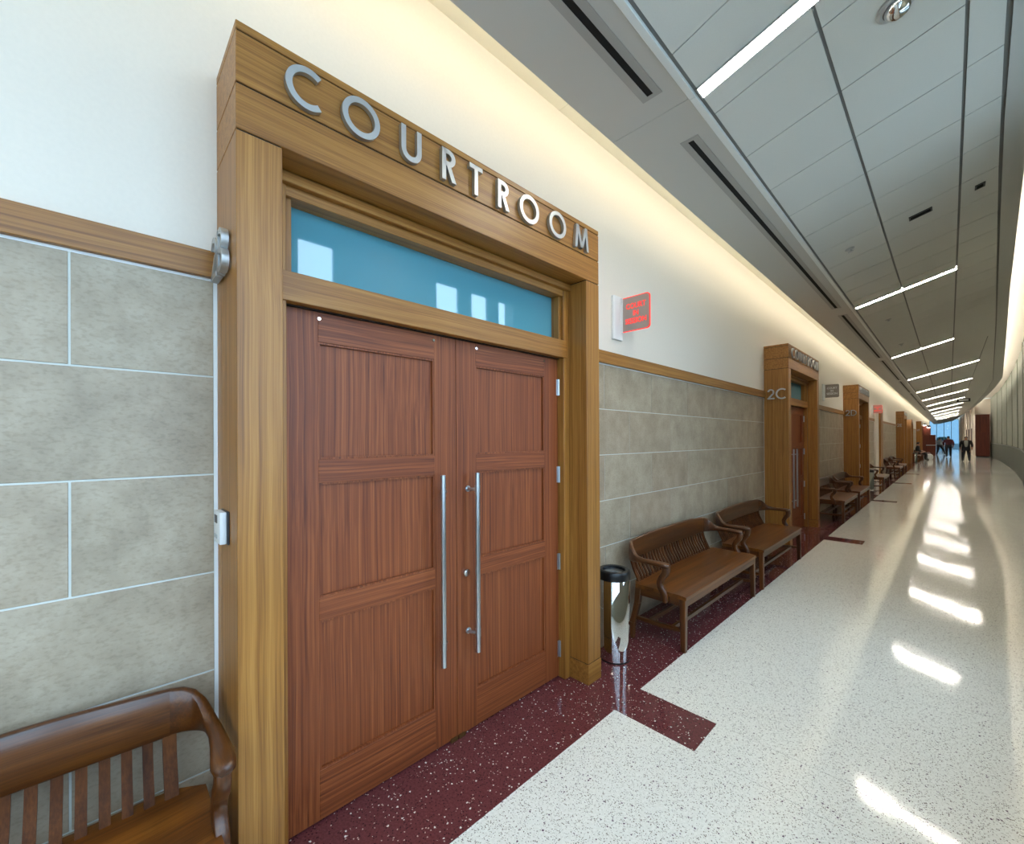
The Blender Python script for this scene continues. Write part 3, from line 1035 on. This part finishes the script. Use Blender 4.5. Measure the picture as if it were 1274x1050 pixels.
# ------------------------------------------------------------------ benches
BL = 1.80
def sweep_plan(stations):
    """stations: (x, y, z0, z1, thickness); rounded bar following the plan path"""
    rs = []
    P_ = [Vector((s[0], s[1])) for s in stations]
    for i, (x, y, z0, z1, t) in enumerate(stations):
        d = (P_[min(i + 1, len(P_) - 1)] - P_[max(i - 1, 0)]).normalized()
        n = Vector((d.y, -d.x))
        h, e = (z1 - z0), min(.3 * t, .3 * (z1 - z0))
        prof = [(-t / 2 + e, z0), (t / 2 - e, z0), (t / 2, z0 + e), (t / 2, z1 - e), (t / 2 - e, z1), (-t / 2 + e, z1), (-t / 2, z1 - e), (-t / 2, z0 + e)]
        rs.append([(x + n.x * a, y + n.y * a, z) for a, z in prof])
    return MB().rings(rs)


def make_bench():
    b = empty('court_bench')
    # seat with rounded rear corners and a shallow dished top
    ny, nx = 22, 9
    top = []
    for i in range(ny):
        v = i / (ny - 1)
        y = .018 + (BL - .036) * v
        edge = min(v, 1 - v) * (BL - .036)
        xb = .125 + (.06 * (1 - edge / .14) ** 2 if edge < .14 else 0)
        row = []
        for j in range(nx):
            u = j / (nx - 1)
            x = xb + (.632 - xb) * u
            dish = -.012 * math.sin(math.pi * min(1, u * 1.15)) * min(1, edge / .15)
            roll = -.008 if j in (nx - 1,) else 0
            row.append((x, y, .457 + dish + roll))
        top.append(row)
    mb = MB()
    vs_ = [p for r in top for p in r] + [(p[0], p[1], .424) for r in top for p in r]
    n = ny * nx
    fs = []
    for i in range(ny - 1):
        for j in range(nx - 1):
            a = i * nx + j
            fs.append((a, a + 1, a + nx + 1, a + nx))
            fs.append((n + a, n + a + nx, n + a + nx + 1, n + a + 1))
    for i in range(ny - 1):
        a = i * nx
        fs.append((a, a + nx, n + a + nx, n + a))
        a = i * nx + nx - 1
        fs.append((a, n + a, n + a + nx, a + nx))
    for j in range(nx - 1):
        fs.append((j, n + j, n + j + 1, j + 1))
        a = (ny - 1) * nx + j
        fs.append((a, a + 1, n + a + 1, n + a))
    mb.add(vs_, fs).build('seat', seat_sheen_wood, b, smooth=True, angle=50)
    box('front_rail', bench_wood[1], b, .595, .622, .05, BL - .05, .362, .426, .003)
    box('back_rail', bench_wood[1], b, .17, .195, .06, BL - .06, .362, .426, .003)
    for y in (.03, BL - .055):
        box('side_rail', bench_wood[0], b, .19, .60, y, y + .025, .362, .426, .003)
    for s in (0, 1):
        f = lambda y: y if s == 0 else BL - y
        MB().bar((.603, f(.035), 0), (.598, f(.042), .426), .020, .026).build('leg', bench_wood[2], b, bevel=.004)
        mbl = MB()
        for (p, q, a, c) in [((.175, f(-.028), 0), (.165, f(.005), .12), .018, .021), ((.165, f(.005), .12), (.19, f(.045), .29), .021, .024), ((.19, f(.045), .29), (.20, f(.055), .426), .024, .026)]:
            mbl.bar(p, q, a, c)
        mbl.build('leg', bench_wood[2], b, bevel=.003)
        MB().bar((.602, f(.04), .17), (.40, f(.05), .155), .013, .017).bar((.40, f(.05), .155), (.172, f(.02), .17), .017, .013).build('stretcher', bench_wood[0], b)
        # arm: sweeps forward and down from the crest, wide flat hand rest
        st = [(.093, f(.115), .640, .808, .028), (.105, f(.075), .640, .803, .030), (.128, f(.045), .642, .790, .032), (.155, f(.026), .646, .765, .034), (.185, f(.012), .650, .730, .037), (.22, f(.004), .655, .708, .041), (.27, f(.0), .658, .699, .046), (.34, f(.002), .658, .697, .054), (.41, f(.006), .657, .697, .066), (.455, f(.010), .655, .696, .072), (.485, f(.012), .654, .690, .060), (.498, f(.012), .658, .682, .036)]
        sweep_plan(st).build('arm', bench_wood[0], b, smooth=True, angle=50)
        cpts = [(.460, .672, .032), (.470, .640, .030), (.460, .602, .027), (.430, .565, .025), (.412, .525, .025), (.418, .488, .025), (.438, .456, .026), (.456, .425, .027), (.458, .39, .026), (.450, .368, .02)]
        rs = []
        for i, (x, z, hw) in enumerate(cpts):
            d = Vector((cpts[min(i + 1, len(cpts) - 1)][0] - cpts[max(i - 1, 0)][0], cpts[min(i + 1, len(cpts) - 1)][1] - cpts[max(i - 1, 0)][1])).normalized()
            nn = (-d.y, d.x)
            y0, y1 = f(-.006), f(.036)
            rs.append([(x - nn[0] * hw, y0, z - nn[1] * hw), (x + nn[0] * hw, y0, z + nn[1] * hw), (x + nn[0] * hw, y1, z + nn[1] * hw), (x - nn[0] * hw, y1, z - nn[1] * hw)])
        MB().rings(rs).build('arm_post', bench_wood[2], b, bevel=.005, smooth=True, angle=60)
        # heavier end splat
        rs = []
        for z, x in [(.448, .168), (.49, .152), (.53, .131), (.57, .113), (.61, .101), (.648, .095)]:
            rs.append([(x - .009, f(.095), z), (x + .009, f(.095), z), (x + .009, f(.135), z), (x - .009, f(.135), z)])
        MB().rings(rs).build('end_splat', slat_wood, b, smooth=True, angle=50)
    for x in (.30, .50):
        MB().bar((x, .05, .16), (x, BL - .05, .16), .013, None, .016, .016).build('stretcher', bench_wood[1], b)
    # crest rail
    st = []
    for k in range(17):
        v = k / 16
        y = .112 + (BL - .224) * v
        c = 1 - (2 * v - 1) ** 2
        st.append((.094 - .022 * c, y, .636, .808 + .018 * min(1, c * 1.6), .028))
    sweep_plan(st).build('crest_rail', bench_wood[1], b, smooth=True, angle=50)
    # slats
    slat = MB()
    rs = []
    for z, x in [(.446, .168), (.48, .158), (.515, .140), (.55, .120), (.59, .104), (.645, .092)]:
        rs.append([(x - .006, -.0145, z), (x + .006, -.0145, z), (x + .006, .0145, z), (x - .006, .0145, z)])
    slat.rings(rs)
    first = slat.build('slat', slat_wood, b, smooth=True, angle=50)
    ns = 27
    for k in range(ns):
        o = first if k == 0 else first.copy()
        if k:
            C.objects.link(o)
            o.parent = b
        v = (k + 1) / (ns + 1)
        o.location = (-.02 * (1 - (2 * v - 1) ** 2), .12 + (BL - .24) * v, 0)
    return b


bench = make_bench()
BENCHES = [(-1.505, 'glossy brown slat-back bench against the tiles before portal 2B, near the white controller'),
           (3.34, 'brown slat-back bench standing next to the steel litter bin by portal 2B'),
           (5.385, 'brown slat-back bench whose arm touches the 2C portal, second from the litter bin'),
           (10.75, 'dark slat-back bench right after portal 2C under the unlit sign'),
           (12.88, 'dark slat-back bench just before portal 2D'),
           (18.12, 'dark slat-back bench just past portal 2D beside a grey bin'),
           (24.6, 'dark slat-back bench just beyond the wall pier'),
           (26.9, 'dark slat-back bench second beyond the wall pier'),
           (42.3, 'dark slat-back bench right after the arched doorway'),
           (45.0, 'dark slat-back bench with two people sitting on it')]
for i, (y, lab) in enumerate(BENCHES):
    o = bench if i == 0 else copy_tree(bench)
    o.location = (.012, y, 0)
    tag(o, lab, 'bench', 'slat-back benches along the wall')

# ------------------------------------------------------------------ litter bins
def make_bin():
    t = empty('litter_bin')
    r_ = .122
    MB().lathe([(r_ - .01, .004), (r_, .012), (r_, .628), (r_ - .004, .634), (r_ - .004, .616), (r_ - .008, .02)], 48).build('body', M['chrome'], t, smooth=True)
    MB().lathe([(r_ - .006, 0), (r_ - .002, .0), (r_ - .002, .014), (r_ - .006, .014)], 40).build('base_ring', M['rubber'], t, smooth=True)
    MB().lathe([(r_ + .004, .628), (r_ + .006, .636), (r_ + .006, .679), (r_, .694), (r_ - .012, .70), (r_ - .034, .696), (r_ - .036, .636), (r_ - .02, .628)], 48).build('rim', M['rubber'], t, smooth=True)
    MB().lathe([(r_ - .038, .655), (r_ - .037, .676), (.03, .67), (.028, .655)], 40).build('sand_tray', M['steel'], t, smooth=True)
    return t
bin0 = make_bin()
for i, (x, y, lab) in enumerate([(.262, 2.915, 'tall polished steel litter bin with black rim beside portal 2B'), (.30, 17.85, 'grey steel litter bin beside portal 2D'), (.45, 40.6, 'steel litter bin by the arched doorway')]):
    o = bin0 if i == 0 else copy_tree(bin0)
    o.location = (x, y, 0)
    tag(o, lab, 'bin', 'steel litter bins')

# ------------------------------------------------------------------ far furniture
t = empty('wood_pylon', (3.74, 55.7, 0))
box('body', M['dark_wood_panel'], t, 0, .84, 0, .9, .08, 3.70, .01)
box('plinth', M['rubber'], t, .02, .82, .02, .88, 0, .08)
box('cap', M['dark_wood_panel'], t, -.01, .85, -.01, .91, 3.70, 3.75, .005)
box('door_panel', M['dark_wood_panel'], t, .07, .77, -.012, 0, .2, 2.2, .004)
tag(t, 'tall reddish wooden pylon at the end of the curved wall', 'pylon')
t = empty('wood_counter', (0, 57.2, 0))
box('base', M['dark_wood_panel'], t, 0, 1.2, 0, 1.6, 0, 2.0, .01)
box('canopy', M['dark_wood_panel'], t, 0, .85, 0, 1.6, 2.0, 2.9, .01)
box('shelf', M['pale_metal'], t, .55, 1.22, -.08, 0, .98, 1.05)
tag(t, 'dark wooden counter block standing out from the wall past portal 2F', 'counter')
for i, (x, z, lab) in enumerate([(.46, 2.95, 'small bright lamp above the dark counter next to portal 2F'), (.72, 2.72, 'small bright lamp on the counter canopy edge')]):
    t = empty('counter_lamp', (x, 57.0, z))
    MB().lathe([(.02, .16), (.09, .12), (.13, 0), (.12, 0), (.08, .11)], 16).build('shade', M['rubber'], t)
    MB().lathe([(.11, .015), (.1, -.03), (.04, -.06), (.005, -.062)], 16).build('bulb', M['lamp'], t, smooth=True)
    box('arm', M['rubber'], t, -.02, .02, .0, .198, .12, .15)
    tag(t, lab, 'lamp', 'lamps over the counter')

# ------------------------------------------------------------------ people
def make_person(name, joints, edges, loc, rz, height, tops, trousers, label, collar=None, zwaist=.95):
    """one continuous skinned body; clothing follows by material regions"""
    keys = list(joints)
    me = bpy.data.meshes.new(name)
    me.from_pydata([joints[k][0] for k in keys], [(keys.index(a), keys.index(b_)) for a, b_ in edges], [])
    o = bpy.data.objects.new(name, me)
    C.objects.link(o)
    sk = o.modifiers.new('skin', 'SKIN')
    sk.use_smooth_shade = True
    for k, v in zip(keys, me.skin_vertices[0].data):
        r_ = joints[k][1]
        v.radius = r_ if hasattr(r_, '__len__') else (r_, r_)
        v.use_root = (k == 'pelvis')
    ss = o.modifiers.new('subdivision', 'SUBSURF')
    ss.levels = ss.render_levels = 2
    dg = bpy.context.evaluated_depsgraph_get()
    nm = bpy.data.meshes.new_from_object(o.evaluated_get(dg))
    o.modifiers.clear()
    o.data = nm
    nm.name = name
    nm.materials.clear()
    for m_ in (M['skin'], tops, trousers, M['rubber'], collar or tops):
        nm.materials.append(m_)
    jp = {k: Vector(joints[k][0]) for k in keys}
    zone = {'head': 0, 'chin': 0, 'neck': 0, 'crown': 0, 'nose': 0}
    for p in nm.polygons:
        c = p.center
        k = min(jp, key=lambda q: (jp[q] - c).length - .6 * (joints[q][1] if not hasattr(joints[q][1], '__len__') else joints[q][1][0]))
        if k in zone: mi = 0
        elif 'hand' in k or 'finger' in k or 'thumb' in k: mi = 0
        elif 'toe' in k or 'ankle' in k: mi = 3
        elif 'knee' in k or 'hip' in k or 'pelvis' in k: mi = 2
        else: mi = 1
        if mi == 1 and collar and abs(c.x) < .05 and c.y < 0 and k in ('chest', 'spine'): mi = 4
        p.material_index = mi
        p.use_smooth = True
    o.location = loc
    o.rotation_euler = (0, 0, rz)
    s = height / 1.78
    o.scale = (s * 1.12, s * 1.1, s)
    hd = joints['head'][0]
    hair = MB().lathe([(.001, .108), (.04, .102), (.066, .08), (.078, .045), (.080, .01), (.077, -.03), (.07, -.03), (.074, 0)], 16)
    ho = hair.build('hair', M['hair'], o, smooth=True, angle=60)
    ho.location = (hd[0], hd[1] + .015, hd[2] + .01)
    return tag(o, label, 'person')


def skeleton(arms, legs, lean=0.0, seat=False):
    """front is -y; arms/legs: per side (elbow, hand) and (knee, ankle, toe) offsets"""
    J = {'pelvis': ((0, 0, .95), (.175, .13)), 'spine': ((0, lean * .3, 1.13), (.185, .135)), 'chest': ((0, lean * .7, 1.33), (.205, .14)), 'neck': ((0, lean, 1.50), (.058, .058)),
         'head': ((0, lean - .01, 1.64), (.085, .10)), 'crown': ((0, lean - .005, 1.74), (.06, .07)), 'nose': ((0, lean - .09, 1.62), (.022, .022))}
    E_ = [('pelvis', 'spine'), ('spine', 'chest'), ('chest', 'neck'), ('neck', 'head'), ('head', 'crown'), ('head', 'nose')]
    for s, n in ((-1, 'l'), (1, 'r')):
        el, ha = arms[n]
        kn, an, to = legs[n]
        J['shoulder' + n] = ((s * .205, lean * .85, 1.41), (.082, .082))
        J['elbow' + n] = (el, (.062, .062))
        J['hand' + n] = (ha, (.038, .045))
        d = (Vector(ha) - Vector(el)).normalized()
        J['hip' + n] = ((s * .10, 0, .86), (.11, .11))
        J['knee' + n] = (kn, (.082, .082))
        J['ankle' + n] = (an, (.055, .058))
        J['toe' + n] = (to, (.042, .03))
        E_ += [('chest', 'shoulder' + n), ('shoulder' + n, 'elbow' + n), ('elbow' + n, 'hand' + n), ('pelvis', 'hip' + n), ('hip' + n, 'knee' + n), ('knee' + n, 'ankle' + n), ('ankle' + n, 'toe' + n)]
        side = Vector((s, 0, 0))
        fwd = Vector((0, -1, 0))
        base = Vector(ha) + d * .05
        for q, (off, ln) in enumerate([(-.025, .07), (-.008, .085), (.009, .08), (.024, .065)]):
            J['finger%s%d' % (n, q)] = (tuple(base + fwd * (-off) + d * ln), (.010, .010))
            E_.append(('hand' + n, 'finger%s%d' % (n, q)))
        J['thumb' + n] = (tuple(Vector(ha) + fwd * .05 + d * .05), (.012, .012))
        E_.append(('hand' + n, 'thumb' + n))
    return J, E_


cloth = lambda n, c: plain(n, c, .85)
navy, maroon, greysh, darkt, blackc, shirt = cloth('dark_suit', (30, 31, 36)), cloth('maroon_coat', (66, 20, 30)), cloth('grey_shirt', (104, 118, 128)), cloth('dark_trousers', (24, 25, 32)), cloth('black_clothes', (16, 16, 18)), cloth('pale_shirt', (150, 150, 148))
J, E_ = skeleton({'l': ((-.262, .03, 1.14), (-.245, -.08, .90)), 'r': ((.262, .03, 1.14), (.245, -.08, .90))}, {'l': ((-.13, -.02, .48), (-.15, .0, .07), (-.17, -.15, .035)), 'r': ((.12, -.02, .48), (.14, 0, .07), (.16, -.15, .035))})
make_person('person', J, E_, (2.96, 45.0, 0), R(0), 1.82, navy, darkt, 'person in a dark suit and pale shirt standing on the open floor', collar=shirt)
J, E_ = skeleton({'l': ((-.262, .06, 1.14), (-.245, -.02, .90)), 'r': ((.262, -.01, 1.14), (.245, -.14, .93))}, {'l': ((-.10, -.12, .50), (-.10, -.10, .07), (-.11, -.25, .035)), 'r': ((.10, .02, .47), (.10, .24, .12), (.10, .12, .045))})
make_person('person', J, E_, (2.06, 54.0, 0), R(180), 1.88, maroon, darkt, 'person in a maroon coat walking towards the end window')
J, E_ = skeleton({'l': ((-.34, .06, 1.2), (-.24, -.12, 1.1)), 'r': ((.32, .05, 1.18), (.30, -.16, 1.06))}, {'l': ((-.20, -.20, .52), (-.36, -.02, .12), (-.40, -.16, .06)), 'r': ((.12, .0, .47), (.16, .12, .07), (.18, -.03, .035))}, lean=-.06)
make_person('person', J, E_, (1.42, 61.5, 0), R(160), 1.72, greysh, darkt, 'person in a grey shirt striding beside the end window')
# seated pair
def seated():
    return skeleton({'l': ((-.27, -.06, 1.12), (-.16, -.30, 1.04)), 'r': ((.27, -.06, 1.12), (.15, -.30, 1.04))}, {'l': ((-.14, -.44, .92), (-.14, -.42, .45), (-.15, -.57, .415)), 'r': ((.14, -.44, .92), (.15, -.46, .45), (.16, -.6, .415))}, lean=-.05)
for y, top, lab in [(45.55, blackc, 'person in black sitting on a bench, next to the arched doorway side'), (46.36, navy, 'person in dark navy clothes sitting on a bench beside the pale bag')]:
    J, E_ = seated()
    o = make_person('person', J, E_, (.36, y, -.375), R(90), 1.78, top, darkt, lab)
t = empty('bag', (.95, 46.9, 0))
mb = MB().lathe([(.20, 0), (.26, .03), (.28, .2), (.26, .36), (.17, .44), (.03, .46)], 20)
mb.build('body', M['white_plastic'], t, smooth=True)
MB().tube([(-.12, 0, .42), (-.1, 0, .52), (0, 0, .57), (.1, 0, .52), (.12, 0, .42)], .014, 8).build('strap', M['pale_metal'], t, smooth=True)
tag(t, 'pale rounded bag on the floor beside the seated people', 'bag')

# ------------------------------------------------------------------ outside the end window
leaf_mat = plain('tree_leaves', (120, 150, 140), .8, noise=.3, scale=2)
bark = plain('tree_bark', (70, 62, 54), .9)
for i, (x, y, h, lab) in enumerate([(-2.5, 104, 2.0, 'leafy tree outside the end window, the lower one'), (1.2, 112, 2.1, 'leafy tree outside the end window, in the middle'), (5, 106, 2.3, 'leafy tree outside the end window, past the pale wall')]):
    t = empty('outdoor_tree', (x, y, -.3))
    MB().tube([(0, 0, 0), (.05, 0, h * .4), (0, .05, h * .8)], [.16, .12, .06], 8).build('trunk', bark, t, smooth=True)
    rnd = random.Random(i)
    mb = MB()
    for q in range(220):
        a, e, rr = rnd.uniform(0, 6.283), math.asin(rnd.uniform(-.7, 1)), rnd.uniform(.6, 1) * h * .42
        c = Vector((math.cos(a) * math.cos(e) * rr, math.sin(a) * math.cos(e) * rr, h * .72 + math.sin(e) * rr * .8))
        s = rnd.uniform(.14, .3)
        d1 = Vector((rnd.uniform(-1, 1), rnd.uniform(-1, 1), rnd.uniform(-1, 1))).normalized()
        d2 = d1.cross(Vector((.3, .5, .8))).normalized()
        mb.add([c - d1 * s, c + d2 * s * .6, c + d1 * s, c - d2 * s * .6], [(0, 1, 2, 3)])
    mb.build('foliage', leaf_mat, t)
    tag(t, lab, 'tree', 'trees outside')
g = box('ground', plain('outside_paving', (150, 152, 150), .8, noise=.05, scale=3), None, -90, 90, -90, 220, -.9, -.4)
g['kind'] = 'structure'
print('tiles', n_tiles, 'ceiling tiles', n_ct)
